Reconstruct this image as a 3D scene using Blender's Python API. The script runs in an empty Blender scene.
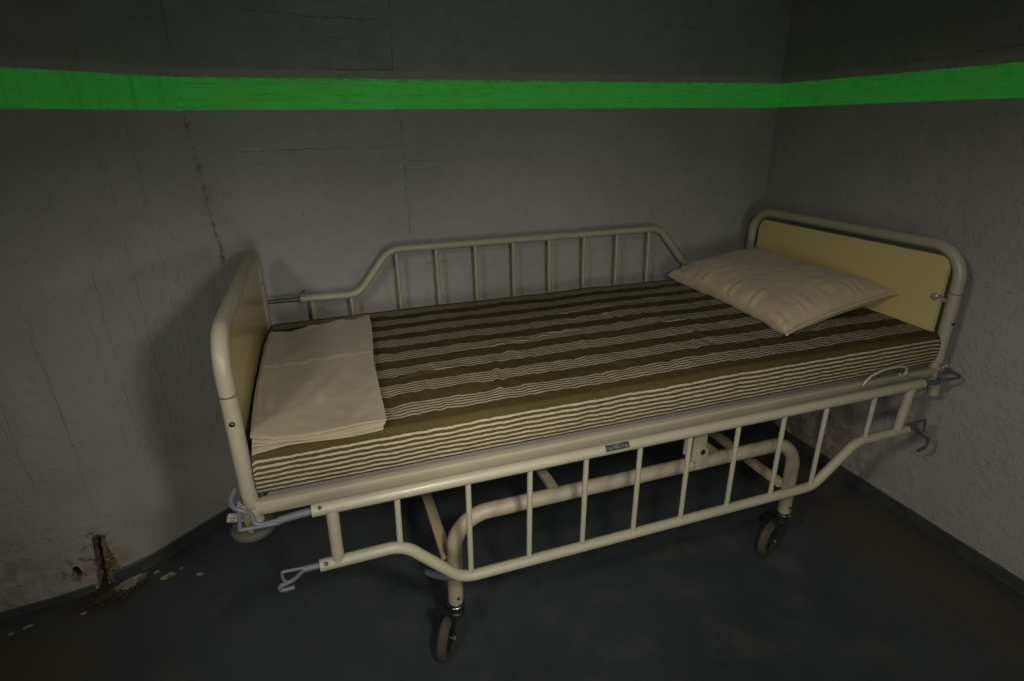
import bpy, bmesh, math, random
from mathutils import Vector, Matrix, noise
random.seed(7)
S = bpy.context.scene
COL = S.collection

# ---------------------------------------------------------------- objects
def link(o, parent=None):
    COL.objects.link(o)
    if parent is not None: o.parent = parent
    return o

def tag(o, label=None, cat=None, group=None, kind=None):
    if label: o['label'] = label
    if cat: o['category'] = cat
    if group: o['group'] = group
    if kind: o['kind'] = kind
    return o

def empty(name, loc):
    o = bpy.data.objects.new(name, None); o.location = loc; o.empty_display_size = .1
    return link(o)

def abs_origin(parent):
    v = Vector((0, 0, 0))
    while parent is not None:
        v += parent.location; parent = parent.parent
    return v

def build(name, bm, mat, parent=None, smooth=40, origin=None, weld=False):
    """link bm (world coordinates) as ONE mesh object; origin = its pivot in world space"""
    if weld: bmesh.ops.remove_doubles(bm, verts=bm.verts, dist=1e-5)
    base = abs_origin(parent)
    org = Vector(origin) if origin is not None else None
    if org is None:
        lo = Vector((min(v.co.x for v in bm.verts), min(v.co.y for v in bm.verts), min(v.co.z for v in bm.verts)))
        hi = Vector((max(v.co.x for v in bm.verts), max(v.co.y for v in bm.verts), max(v.co.z for v in bm.verts)))
        org = (lo + hi) / 2; org.z = lo.z
    bmesh.ops.translate(bm, verts=bm.verts, vec=-org)
    bmesh.ops.recalc_face_normals(bm, faces=bm.faces)
    me = bpy.data.meshes.new(name)
    if smooth:
        for f in bm.faces: f.smooth = True
        a = math.radians(smooth)
        for e in bm.edges:
            if len(e.link_faces) == 2 and e.calc_face_angle(0) > a: e.smooth = False
    bm.to_mesh(me); bm.free()
    o = bpy.data.objects.new(name, me); o.location = org - base
    if mat: me.materials.append(mat)
    return link(o, parent)

# ---------------------------------------------------------------- shapes
def fillet(pts, rad, n=8):
    pts = [Vector(p) for p in pts]; out = [pts[0]]
    for i in range(1, len(pts) - 1):
        r = rad[i] if isinstance(rad, (list, tuple)) else rad
        a, b, c = pts[i-1], pts[i], pts[i+1]
        u = (a - b); v = (c - b); lu, lv = u.length, v.length
        u.normalize(); v.normalize()
        ang = u.angle(v)
        if r <= 0 or ang > math.pi - 1e-3: out.append(b); continue
        t = min(r / math.tan(ang / 2), lu * .49, lv * .49); r2 = t * math.tan(ang / 2)
        ctr = b + (u + v).normalized() * (r2 / math.sin(ang / 2))
        s = b + u * t - ctr; e = b + v * t - ctr
        ax = s.cross(e).normalized(); tot = s.angle(e)
        for k in range(n + 1):
            out.append(ctr + Matrix.Rotation(tot * k / n, 3, ax) @ s)
    out.append(pts[-1]); return out

def catmull(pts, n=6):
    P = [Vector(p) for p in pts]; P = [2*P[0]-P[1]] + P + [2*P[-1]-P[-2]]
    out = []
    for i in range(1, len(P) - 2):
        for k in range(n):
            t = k / n; a, b, c, d = P[i-1:i+3]
            out.append(.5 * ((2*b) + (c-a)*t + (2*a-5*b+4*c-d)*t*t + (3*b-a-3*c+d)*t**3))
    out.append(P[-2]); return out

def tube(bm, pts, r, seg=16, cap=True, rs=None):
    pts = [Vector(p) for p in pts]; rings = []; prev = None
    q = [pts[0]]
    for p in pts[1:]:
        if (p - q[-1]).length > 1e-6: q.append(p)
    pts = q
    for i, p in enumerate(pts):
        if i == 0: t = pts[1] - p
        elif i == len(pts) - 1: t = p - pts[i-1]
        else: t = (pts[i+1] - p).normalized() + (p - pts[i-1]).normalized()
        t.normalize()
        if prev is None:
            ref = Vector((0, 0, 1)) if abs(t.z) < .9 else Vector((1, 0, 0))
            nrm = t.cross(ref).normalized()
        else:
            nrm = (prev - t * prev.dot(t)).normalized()
        prev = nrm; bi = t.cross(nrm)
        rr = rs[i] if rs else r
        rings.append([bm.verts.new(p + (nrm * math.cos(2*math.pi*k/seg) + bi * math.sin(2*math.pi*k/seg)) * rr) for k in range(seg)])
    for a, b in zip(rings, rings[1:]):
        for k in range(seg): bm.faces.new((a[k], a[(k+1) % seg], b[(k+1) % seg], b[k]))
    if cap:
        bm.faces.new(rings[0][::-1]); bm.faces.new(rings[-1])
    return bm

def cyl(bm, p0, p1, r, seg=20, bev=0.0):
    p0 = Vector(p0); p1 = Vector(p1); d = (p1 - p0).normalized()
    if bev:
        return tube(bm, [p0, p0 + d*bev, p1 - d*bev, p1], r, seg, True, [r-bev, r, r, r-bev])
    return tube(bm, [p0, p1], r, seg)

def box(bm, lo, hi, bev=.0):
    t = bmesh.new()
    bmesh.ops.create_cube(t, size=1)
    for v in t.verts:
        v.co = Vector(((lo[0]+hi[0])/2 + v.co.x*(hi[0]-lo[0]), (lo[1]+hi[1])/2 + v.co.y*(hi[1]-lo[1]), (lo[2]+hi[2])/2 + v.co.z*(hi[2]-lo[2])))
    if bev: bmesh.ops.bevel(t, geom=t.edges[:], offset=bev, segments=2, affect='EDGES', profile=.6)
    me = bpy.data.meshes.new('tmp'); t.to_mesh(me); t.free(); bm.from_mesh(me); bpy.data.meshes.remove(me)
    return bm

def lathe(bm, prof, ctr, axis=(0, 0, 1), seg=40, closed=False):
    ax = Vector(axis).normalized(); ref = Vector((1, 0, 0)) if abs(ax.x) < .9 else Vector((0, 0, 1))
    u = ax.cross(ref).normalized(); v = ax.cross(u); ctr = Vector(ctr); rings = []
    for r, h in prof:
        rings.append([bm.verts.new(ctr + ax*h + (u*math.cos(2*math.pi*k/seg) + v*math.sin(2*math.pi*k/seg))*r) for k in range(seg)])
    pairs = list(zip(rings, rings[1:]))
    if closed: pairs.append((rings[-1], rings[0]))
    for a, b in pairs:
        for k in range(seg): bm.faces.new((a[k], a[(k+1) % seg], b[(k+1) % seg], b[k]))
    if not closed:
        bm.faces.new(rings[0][::-1]); bm.faces.new(rings[-1])
    return bm

def plate(bm, outline, depth, to3d, bev=0.002):
    """closed outline (2D) extruded by depth; to3d maps (a, b, d)"""
    A = [bm.verts.new(to3d(a, b, 0)) for a, b in outline]; B = [bm.verts.new(to3d(a, b, depth)) for a, b in outline]
    n = len(A)
    for k in range(n): bm.faces.new((A[k], A[(k+1) % n], B[(k+1) % n], B[k]))
    bm.faces.new(A[::-1]); bm.faces.new(B)
    if bev:
        es = [e for e in bm.edges if e.calc_length() > 1e-5 and any(len(f.verts) == n and n > 4 for f in e.link_faces)]
        bmesh.ops.bevel(bm, geom=es, offset=bev, segments=2, affect='EDGES')
    return bm

def rrect(a0, b0, a1, b1, r, n=8):
    rr = r if isinstance(r, (tuple, list)) else (r,)*4; out = []
    for (cx, cy, s, R) in ((a1, b1, 0, rr[0]), (a0, b1, 90, rr[1]), (a0, b0, 180, rr[2]), (a1, b0, 270, rr[3])):
        ox = cx - R if cx == a1 else cx + R; oy = cy - R if cy == b1 else cy + R
        for k in range(n + 1):
            t = math.radians(s + 90*k/n); out.append((ox + R*math.cos(t), oy + R*math.sin(t)))
    return out

# ---------------------------------------------------------------- materials
class NT:
    def __init__(s, name):
        s.m = bpy.data.materials.new(name); s.m.use_nodes = True; s.t = s.m.node_tree
        s.b = s.t.nodes['Principled BSDF']; s.co = s.n('ShaderNodeTexCoord').outputs['Object']
    def n(s, typ, **k):
        x = s.t.nodes.new(typ)
        for a, b in k.items(): setattr(x, a, b)
        return x
    def l(s, a, b): s.t.links.new(a, b)
    def put(s, sock, v):
        if isinstance(v, bpy.types.NodeSocket): s.l(v, sock)
        else: sock.default_value = v
    def math(s, op, a, b=0., c=0., clamp=False):
        x = s.n('ShaderNodeMath', operation=op, use_clamp=clamp)
        s.put(x.inputs[0], a); s.put(x.inputs[1], b)
        if len(x.inputs) > 2: s.put(x.inputs[2], c)
        return x.outputs[0]
    def vm(s, op, a, b=(0, 0, 0), scale=None):
        x = s.n('ShaderNodeVectorMath', operation=op)
        s.put(x.inputs[0], a)
        if op != 'SCALE': s.put(x.inputs[1], b)
        if scale is not None: s.put(x.inputs['Scale'], scale)
        return x.outputs['Value'] if op in ('LENGTH', 'DOT_PRODUCT', 'DISTANCE') else x.outputs[0]
    def noise(s, scale, detail=4, rough=.55, vec=None, dist=0., col=False):
        x = s.n('ShaderNodeTexNoise'); s.put(x.inputs['Vector'], vec or s.co)
        x.inputs['Scale'].default_value = scale; x.inputs['Detail'].default_value = detail
        x.inputs['Roughness'].default_value = rough; x.inputs['Distortion'].default_value = dist
        return x.outputs['Color' if col else 'Fac']
    def ramp(s, f, a, b, lo=0., hi=1.):
        x = s.n('ShaderNodeMapRange', interpolation_type='SMOOTHSTEP'); s.put(x.inputs[0], f)
        x.inputs[1].default_value = a; x.inputs[2].default_value = b; x.inputs[3].default_value = lo; x.inputs[4].default_value = hi
        return x.outputs[0]
    def mix(s, f, a, b, mode='MIX'):
        x = s.n('ShaderNodeMix', data_type='RGBA', blend_type=mode)
        s.put(x.inputs[0], f)
        for sock, v in ((x.inputs[6], a), (x.inputs[7], b)):
            s.put(sock, (*v, 1) if isinstance(v, tuple) and len(v) == 3 else v)
        return x.outputs[2]
    def scalev(s, sc, vec=None):
        return s.vm('MULTIPLY', vec or s.co, sc)
    def sep(s, vec=None):
        x = s.n('ShaderNodeSeparateXYZ'); s.put(x.inputs[0], vec or s.co); return x.outputs
    def bump(s, h, strength=.3, dist=.005, normal=None):
        x = s.n('ShaderNodeBump'); s.put(x.inputs['Height'], h); x.inputs['Strength'].default_value = strength
        x.inputs['Distance'].default_value = dist
        if normal: s.l(normal, x.inputs['Normal'])
        return x.outputs[0]
    def done(s, col, rough=.5, metal=0., normal=None, spec=None):
        s.put(s.b.inputs['Base Color'], (*col, 1) if isinstance(col, tuple) and len(col) == 3 else col)
        s.put(s.b.inputs['Roughness'], rough); s.put(s.b.inputs['Metallic'], metal)
        if normal: s.l(normal, s.b.inputs['Normal'])
        if spec is not None: s.b.inputs['Specular IOR Level'].default_value = spec
        return s.m
    def seg(s, vec, a, b):
        """distance from vec to the segment a-b"""
        a = Vector(a); b = Vector(b); ab = b - a
        pa = s.vm('SUBTRACT', vec, tuple(a))
        t = s.math('DIVIDE', s.vm('DOT_PRODUCT', pa, tuple(ab)), ab.length_squared, clamp=True)
        return s.vm('LENGTH', s.vm('SUBTRACT', pa, s.vm('SCALE', tuple(ab), scale=t)))
    def segs(s, vec, lst):
        out = None
        for a, b in lst:
            d = s.seg(vec, a, b); out = d if out is None else s.math('MINIMUM', out, d)
        return out

def painted(name, col, rough=.35, wear=(.30, .22, .12), amount=.5, rings=None):
    m = NT(name)
    a = m.noise(7, 5, .6); b = m.noise(60, 3, .6)
    c = m.mix(m.ramp(a, .35, .7, 0, .35), col, tuple(x*.72 for x in col))
    w = m.math('MULTIPLY', m.ramp(m.noise(22, 6, .7, dist=.4), .64, .70), amount)
    c = m.mix(w, c, wear)
    if rings:
        x = m.sep()[0]; mask = None
        for r in rings:
            d = m.ramp(m.math('ABSOLUTE', m.math('SUBTRACT', x, r)), .003, .007, 1, 0)
            mask = d if mask is None else m.math('MAXIMUM', mask, d)
        c = m.mix(m.math('MULTIPLY', mask, .42), c, (.16, .19, .13))
    return m.done(c, m.ramp(a, .3, .7, rough-.06, rough+.1), 0, m.bump(b, .12, .001))

CREAM = (.375, .342, .248)
M = {}
M['cream'] = painted('cream_enamel', CREAM)
M['cream_carriage'] = painted('worn_shaded_cream_enamel', (.36, .31, .22), .42, amount=.8, rings=[-.353, -.185, -.018, .151, .316, .489])  # worn enamel; base tone also darkened for the shade under the bed
M['cream_brown'] = painted('brownish_worn_enamel', (.42, .34, .20), .5, amount=.9)
def laminate():
    m = NT('yellow_laminate'); a = m.noise(3, 3, .5)
    return m.done(m.mix(m.ramp(a, .3, .7), (.60, .48, .215), (.55, .44, .195)), .16, 0)
M['panel'] = laminate()
M['grey_hook'] = painted('grey_painted_steel', (.135, .142, .165), .38, (.1, .09, .08), .6)
M['dark_hook'] = painted('dark_grey_steel', (.075, .082, .085), .4, (.3, .2, .15), .5)
M['steel'] = NT('dull_steel').done((.40, .39, .37), .35, .45)
M['chrome'] = NT('chrome').done((.62, .61, .60), .16, 1.)
M['black'] = NT('black_metal').done((.018, .018, .018), .35)
M['deck'] = painted('grey_bed_deck', (.15, .135, .12), .6)
M['dark'] = NT('dark_screw').done((.05, .045, .04), .4, .6)
def rubber():
    m = NT('brown_grey_rubber'); a = m.noise(30, 4)
    return m.done(m.mix(m.ramp(a, .35, .65), (.050, .040, .030), (.075, .062, .048)), .75, 0, m.bump(a, .2, .002))
M['rubber'] = rubber()
M['bumper'] = NT('grey_bumper_rubber').done((.075, .072, .055), .6)

def nameplate():
    m = NT('rail_nameplate'); x, y, z = m.sep()
    # worn light strokes on a dark plate
    w = m.noise(220, 1, .5, m.scalev((1, 1, .6)))
    inside = m.math('MULTIPLY', m.ramp(m.math('ABSOLUTE', z), .0035, .0045, 1, 0), m.ramp(m.math('ABSOLUTE', x), .028, .031, 1, 0))
    c = m.mix(m.math('MULTIPLY', m.ramp(w, .52, .6), inside), (.03, .035, .035), (.16, .17, .15))
    return m.done(c, .45)
M['nameplate'] = nameplate()

def wall_mat(name, cracks, segw=.0022, vertical=False, gash=None, tint=(.350, .338, .312), upper=(.285, .29, .262), bands=(1.495, 1.592), smudge=None, crackamt=.55, rough_seam=None):
    m = NT(name)
    warp = m.vm('ADD', m.co, m.vm('SCALE', m.vm('SUBTRACT', m.noise(18, 3, .65, col=True), (.5, .5, .5)), scale=.018))
    x, y, z = m.sep(); zw = m.math('ADD', z, m.math('MULTIPLY', m.math('SUBTRACT', m.noise(30, 3), .5), .004))
    big = m.noise(2.2, 3, .6); mid = m.noise(11, 4, .65); fine = m.noise(120, 2, .6)
    # trowel / board grain
    sc = (9, 9, 130) if not vertical else (60, 60, 3)
    grain = m.noise(1, 3, .6, m.scalev(sc))
    base = m.mix(m.ramp(big, .3, .7), tint, tuple(v*.86 for v in tint))
    base = m.mix(m.ramp(mid, .3, .75, 0, .25), base, (.42, .36, .345))
    base = m.mix(m.ramp(grain, .55, .8, 0, .22), base, tuple(v*.6 for v in tint))
    up = m.mix(m.ramp(mid, .3, .75), upper, tuple(v*.85 for v in upper))
    c = m.mix(m.ramp(zw, bands[1]+.022, bands[1]+.030), base, up)
    # board marks left by the formwork
    ax = z if not vertical else x
    bw = .132 if not vertical else .118
    bz = m.math('DIVIDE', m.math('ADD', ax, m.math('MULTIPLY', m.math('SUBTRACT', big, .5), .01)), bw)
    wn = m.n('ShaderNodeTexWhiteNoise', noise_dimensions='1D'); m.l(m.math('FLOOR', bz), wn.inputs['W'])
    fr = m.math('FRACT', bz); ed = m.math('MINIMUM', fr, m.math('SUBTRACT', 1., fr))
    seam = m.math('MULTIPLY', m.ramp(ed, .0, .012, 1, 0), m.ramp(m.noise(5, 5, .7), .48, .62))
    c = m.mix(m.math('MULTIPLY', wn.outputs['Value'], .10), c, (.20, .19, .17))
    c = m.mix(m.math('MULTIPLY', seam, .22), c, (.09, .085, .07))
    c = m.mix(m.math('MULTIPLY', m.ramp(z, .3, .95, 1, 0), m.ramp(big, .25, .6, .2, .55)), c, (.385, .335, .322))
    # green painted stripe
    g = m.mix(m.ramp(mid, .3, .7), (.10, .74, .12), (.15, .60, .10))
    g = m.mix(m.ramp(grain, .5, .75, 0, .45), g, (.10, .36, .07))
    # worn upper and lower edges of the stripe
    edge = m.math('MULTIPLY', m.ramp(m.math('ABSOLUTE', m.math('SUBTRACT', zw, bands[1])), .0, .012, 1, 0), m.ramp(m.noise(25, 4), .45, .6))
    g = m.mix(m.math('MULTIPLY', m.ramp(m.noise(1, 6, .7, m.scalev((5, 5, 60))), .60, .68), .5), g, (.10, .12, .04))
    g = m.mix(m.math('MULTIPLY', edge, .7), g, (.16, .17, .08))
    inb = m.math('MULTIPLY', m.ramp(zw, bands[0]-.0015, bands[0]+.0015), m.ramp(zw, bands[1]-.0015, bands[1]+.0015, 1, 0))
    c = m.mix(inb, c, g)
    # the stripe is photoluminescent escape marking
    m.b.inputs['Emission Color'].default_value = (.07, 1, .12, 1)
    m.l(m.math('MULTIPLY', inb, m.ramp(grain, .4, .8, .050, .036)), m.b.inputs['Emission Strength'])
    # pits
    v = m.n('ShaderNodeTexVoronoi'); v.inputs['Scale'].default_value = 11
    v.inputs['Randomness'].default_value = 1
    m.l(m.vm('ADD', m.co, (3.1, 7.7, 1.3)), v.inputs['Vector'])
    rnd = m.sep(v.outputs['Color'])[0]
    pit = m.math('MULTIPLY', m.ramp(v.outputs['Distance'], .018, .034, 1, 0), m.ramp(rnd, .62, .66))
    c = m.mix(m.math('MULTIPLY', pit, .85), c, (.05, .045, .035))
    h = m.math('ADD', m.math('MULTIPLY', grain, .5), m.math('ADD', mid, m.math('MULTIPLY', fine, .35)))
    lump = m.noise(34, 4, .72)
    h = m.math('ADD', h, m.math('MULTIPLY', m.ramp(lump, .45, .75), 1.2))
    h = m.math('SUBTRACT', h, m.math('MULTIPLY', pit, 2.))
    h = m.math('SUBTRACT', h, m.math('MULTIPLY', seam, .8))
    if cracks:
        d = m.segs(warp, cracks)
        brk = m.ramp(m.noise(14, 3), .38, .52, .25, 1)
        ck = m.math('MULTIPLY', m.ramp(d, segw*.3, segw*1.3, 1, 0), brk)
        c = m.mix(m.math('MULTIPLY', ck, crackamt), c, (.06, .055, .045))
        h = m.math('SUBTRACT', h, m.math('MULTIPLY', ck, 2.5*crackamt))
    if rough_seam:
        d = m.segs(warp, rough_seam); rn = m.noise(55, 6, .75)
        k = m.math('MULTIPLY', m.ramp(d, .003, .011, 1, 0), m.ramp(rn, .50, .60))
        c = m.mix(m.math('MULTIPLY', k, .6), c, (.05, .045, .03))
        h = m.math('SUBTRACT', h, m.math('MULTIPLY', k, 2.))
    if smudge:
        for (p, r, col, amt) in smudge:
            d = m.vm('LENGTH', m.vm('SUBTRACT', warp, p))
            k = m.math('MULTIPLY', m.ramp(d, r*.3, r, 1, 0), m.ramp(m.noise(16, 5, .7), .40, .6))
            c = m.mix(m.math('MULTIPLY', k, amt), c, col)
    if gash:
        flat = m.vm('MULTIPLY', warp, (1, 0, 1))
        gash = [((a[0], 0, a[2]), (b_[0], 0, b_[2])) for a, b_ in gash]; gt = [((a[0], 0, a[2]), (b_[0], 0, b_[2])) for a, b_ in gtan]
        d = m.segs(flat, gash)
        d2 = m.math('ADD', m.segs(flat, gt), m.math('MULTIPLY', m.math('SUBTRACT', m.noise(60, 4, .7), .5), .016))
        rg = m.noise(75, 6, .75)
        c = m.mix(m.ramp(d2, .013, .016, 1, 0), c, m.mix(m.ramp(rg, .42, .60), (.075, .048, .022), (.27, .21, .12)))
        c = m.mix(m.ramp(m.math('ADD', d, m.math('MULTIPLY', m.math('SUBTRACT', rg, .5), .010)), .0072, .0095, 1, 0), c, (.012, .008, .004))  # near-black paints in the shade deep inside the gash
        h = m.math('ADD', h, m.math('MULTIPLY', m.math('MULTIPLY', m.ramp(d2, .013, .016, 1, 0), rg), 4.))
        k2 = m.math('MULTIPLY', m.ramp(d, .02, .06, 1, 0), m.ramp(m.noise(45, 4), .55, .62))
        c = m.mix(m.math('MULTIPLY', k2, .7), c, (.10, .07, .04))
    return m.done(c, m.ramp(mid, .3, .7, .55, .8), 0, m.bump(h, .5, .0045), .35)

def floor_mat():
    m = NT('dark_painted_floor')
    big = m.noise(1.3, 6, .6); mid = m.noise(7, 7, .65); fine = m.noise(90, 4, .6)
    c = m.mix(m.ramp(big, .3, .7), (.056, .068, .073), (.042, .050, .051))
    c = m.mix(m.ramp(mid, .48, .72, 0, .7), c, (.080, .080, .072))
    c = m.mix(m.ramp(m.noise(19, 6, .7), .55, .72, 0, .6), c, (.032, .034, .032))
    def stain(p, r, col, amt, c):
        d = m.vm('LENGTH', m.vm('MULTIPLY', m.vm('SUBTRACT', m.co, p), r))
        d = m.math('ADD', d, m.math('MULTIPLY', m.math('SUBTRACT', m.noise(9, 7, .75), .5), 1.9))
        return m.mix(m.math('MULTIPLY', m.ramp(d, .35, 1.0, 1, 0), amt), c, col)
    c = stain((2.02, -.05, 0), (4.2, 1.5, 1), (.088, .060, .040), .65, c)
    c = stain((2.1, .55, 0), (3, 3, 1), (.075, .055, .038), .55, c)
    c = stain((-.78, .35, 0), (3.5, 3.2, 1), (.085, .062, .025), .7, c)
    c = stain((-.60, .68, 0), (7, 9, 1), (.05, .03, .015), .8, c)
    c = stain((1.60, .03, 0), (13, 16, 1), (.11, .11, .10), .35, c)
    sc = m.ramp(m.noise(1, 3, .5, m.vm('MULTIPLY', m.co, (3, 40, 1))), .68, .74, 0, .25)
    c = m.mix(sc, c, (.03, .03, .028))
    v = m.n('ShaderNodeTexVoronoi'); v.inputs['Scale'].default_value = 16
    rnd = m.sep(v.outputs['Color'])[1]
    sp = m.math('MULTIPLY', m.ramp(v.outputs['Distance'], .03, .06, 1, 0), m.ramp(rnd, .86, .9))
    c = m.mix(m.math('MULTIPLY', sp, .6), c, (.17, .16, .14))
    h = m.math('ADD', mid, m.math('MULTIPLY', fine, .3))
    return m.done(c, m.ramp(mid, .3, .7, .36, .6), 0, m.bump(h, .25, .004), .4)

def skirt_mat():
    m = NT('dark_painted_skirting'); a = m.noise(14, 5, .65)
    return m.done(m.mix(m.ramp(a, .35, .7), (.050, .056, .056), (.032, .036, .034)), .6, 0, m.bump(a, .3, .003))

def ticking():
    """olive mattress ticking: bands of five cream lines, 's' runs round the mattress"""
    m = NT('olive_striped_ticking')
    at = m.n('ShaderNodeAttribute', attribute_name='s'); s0 = at.outputs['Fac']
    flat = m.n('ShaderNodeAttribute', attribute_name='top').outputs['Fac']
    w1 = m.math('SUBTRACT', m.noise(9, 2, .5, m.scalev((1, .5, 1))), .5)
    w2 = m.math('SUBTRACT', m.noise(34, 2, .5, m.scalev((1, .35, 1))), .5)
    w3 = m.math('SUBTRACT', m.noise(85, 1, .5, m.scalev((1, .3, 1))), .5)
    amp = m.math('ADD', m.math('MULTIPLY', flat, .75), .25)
    wob = m.math('ADD', m.math('MULTIPLY', w1, .012), m.math('ADD', m.math('MULTIPLY', w2, .012), m.math('MULTIPLY', w3, .009)))
    s = m.math('ADD', s0, m.math('MULTIPLY', wob, amp))
    P = .1075
    # position inside one repeat, top
    ph = m.math('FLOORED_MODULO', m.math('SUBTRACT', s, .040), P)
    inband = m.math('MULTIPLY', m.ramp(ph, -.0005, .0005), m.ramp(ph, .0565, .0575, 1, 0))
    ln = m.math('FLOORED_MODULO', ph, .0118)
    lt = m.math('MULTIPLY', m.ramp(ln, .0002, .0016), m.ramp(ln, .0058, .0074, 1, 0))
    top = m.math('MULTIPLY', inband, lt)
    # the edge border: even lines
    sd = m.math('FLOORED_MODULO', m.math('SUBTRACT', -0.0120, s), .0113)
    sl = m.math('MULTIPLY', m.ramp(sd, .0002, .0014), m.ramp(sd, .0050, .0062, 1, 0))
    side = m.math('MULTIPLY', sl, m.ramp(s, -.0125, -.0115, 1, 0))
    side2 = m.math('MULTIPLY', sl, m.ramp(s, .872, .874))
    mask = m.math('MAXIMUM', m.math('MULTIPLY', top, m.math('MULTIPLY', m.ramp(s, .0, .002), m.ramp(s, .870, .872, 1, 0))), m.math('MAXIMUM', side, side2))
    ol = m.mix(m.ramp(m.noise(5, 4), .3, .7), (.070, .056, .018), (.056, .0445, .0138))
    th = m.noise(1, 2, .5, m.scalev((900, 60, 60)))
    ol = m.mix(m.ramp(th, .4, .8, 0, .3), ol, (.12, .10, .045))
    c = m.mix(mask, ol, (.385, .335, .245))
    x, y, z = m.sep()
    h = m.math('ADD', m.math('MULTIPLY', w2, 1.), m.math('MULTIPLY', w3, .5))
    return m.done(c, .9, 0, m.bump(h, .45, .008), .12)

def linen(name, col, sc=1.):
    m = NT(name); a = m.noise(6, 5, .6); b = m.noise(26*sc, 4, .6); w = m.noise(420, 2, .5)
    c = m.mix(m.ramp(a, .3, .7), col, tuple(v*.86 for v in col))
    m.b.inputs['Sheen Weight'].default_value = .2
    h = m.math('ADD', m.math('MULTIPLY', b, 1.), m.math('MULTIPLY', w, .12))
    return m.done(c, .85, 0, m.bump(h, .45, .008), .2)

M['ticking'] = ticking()
M['pillow'] = linen('beige_pillow_cotton', (.49, .39, .255))
M['linen'] = linen('cream_cotton', (.375, .32, .215))
M['skirt'] = skirt_mat()
def rubble(name, col, dark):
    m = NT(name); a = m.noise(60, 6, .7)
    return m.done(m.mix(m.ramp(a, .4, .62), col, dark), .9, 0, m.bump(a, .8, .004))
M['plaster'] = rubble('broken_plaster', (.30, .27, .20), (.16, .13, .09))
M['dirt'] = rubble('brown_rubble', (.075, .052, .030), (.022, .014, .008))

# ---------------------------------------------------------------- the room
ZC = 2.55
def wall(name, plan, mat, z0=-.0, z1=ZC, step=.05, thick=.12, gash=None, origin=(0, 0, 0)):
    """plan: polyline seen from inside the room, outward thickness to its left"""
    P = [Vector((a, b)) for a, b in plan]; pts = []
    for a, b in zip(P, P[1:]):
        n = max(1, int((b-a).length/step))
        pts += [a + (b-a)*k/n for k in range(n)]
    pts.append(P[-1])
    bm = bmesh.new(); nz = int((z1-z0)/step); F = []; B = []
    for i, p in enumerate(pts):
        t = (pts[min(i+1, len(pts)-1)] - pts[max(i-1, 0)]).normalized(); nrm = Vector((-t.y, t.x))
        col = []
        for k in range(nz+1):
            z = z0 + (z1-z0)*k/nz; co = Vector((p.x, p.y, z))
            if gash: co += gash(co) * Vector((nrm.x, nrm.y, 0))
            col.append(bm.verts.new(co))
        F.append(col); q = p + nrm*thick
        B.append([bm.verts.new((q.x, q.y, z0)), bm.verts.new((q.x, q.y, z1))])
    for i in range(len(pts)-1):
        for k in range(nz): bm.faces.new((F[i][k], F[i+1][k], F[i+1][k+1], F[i][k+1]))
        bm.faces.new((B[i][0], B[i][1], B[i+1][1], B[i+1][0]))
        bm.faces.new((F[i][nz], F[i+1][nz], B[i+1][1], B[i][1]))
        bm.faces.new((F[i][0], B[i][0], B[i+1][0], F[i+1][0]))
    for i in (0, len(pts)-1):
        bm.faces.new(F[i] + [B[i][1], B[i][0]])
    o = build(name, bm, mat, None, 30, origin)
    return tag(o, kind='structure')

YB = 1.042; XR = 2.222
LEFT = [(-2.6, .56), (-1.4, .635), (-.95, .665), (-.76, .685), (-.62, .715), (-.50, .770), (-.40, .850), (-.28, .950), (-.151, YB)]
def smooth_plan(pl, n=6):
    return [(v.x, v.y) for v in catmull([(a, b, 0) for a, b in pl], n)]
LEFTP = [LEFT[0], LEFT[1]] + smooth_plan(LEFT[2:], 5)

G0 = Vector((-.604, .72, .185)); G1 = Vector((-.625, .72, .0))
def gashf(co):
    if co.z > .3 or abs(co.x + .62) > .15: return 0
    t = max(0, min(1, (co.z - G1.z)/(G0.z - G1.z))); c = G1.lerp(G0, t)
    w = .0085 * (1 - .3*t) * (1 + .6*noise.noise(Vector((co.z*60, 3, 1))))
    d = math.hypot(co.x - c.x, max(0, co.z - G0.z, G1.z - co.z))
    return .06 * max(0, 1 - d/max(w, .003)*.7) if d < w*1.4 else 0.004*noise.noise(co*40) if d < .05 else 0

def plan_y(x):
    for a, b in zip(LEFTP, LEFTP[1:]):
        if a[0] <= x <= b[0]: return a[1] + (b[1]-a[1])*(x-a[0])/(b[0]-a[0])
    return .7
def LW(x, z): return (x, plan_y(x), z)
cr_left = [(LW(-.44, 1.15), LW(-.44, .35)), (LW(-.355, .95), LW(-.355, .3)), (LW(-.29, 1.45), LW(-.275, .55)),
           (LW(-.60, 1.0), LW(-.585, .45)), (LW(-.74, .85), LW(-.70, .42))]
gash = [(LW(-.605, .185), LW(-.613, .12)), (LW(-.613, .12), LW(-.625, .0)), (LW(-.676, .108), LW(-.672, .082))]
gtan = [(LW(-.600, .190), LW(-.596, .12)), (LW(-.594, .11), LW(-.600, .0)), (LW(-.590, .085), LW(-.585, .05))]
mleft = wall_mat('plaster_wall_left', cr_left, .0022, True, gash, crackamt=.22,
                 smudge=[((-.9, .66, .12), .28, (.20, .17, .11), .6), ((-.60, .73, .05), .12, (.25, .18, .10), .6)])
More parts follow.
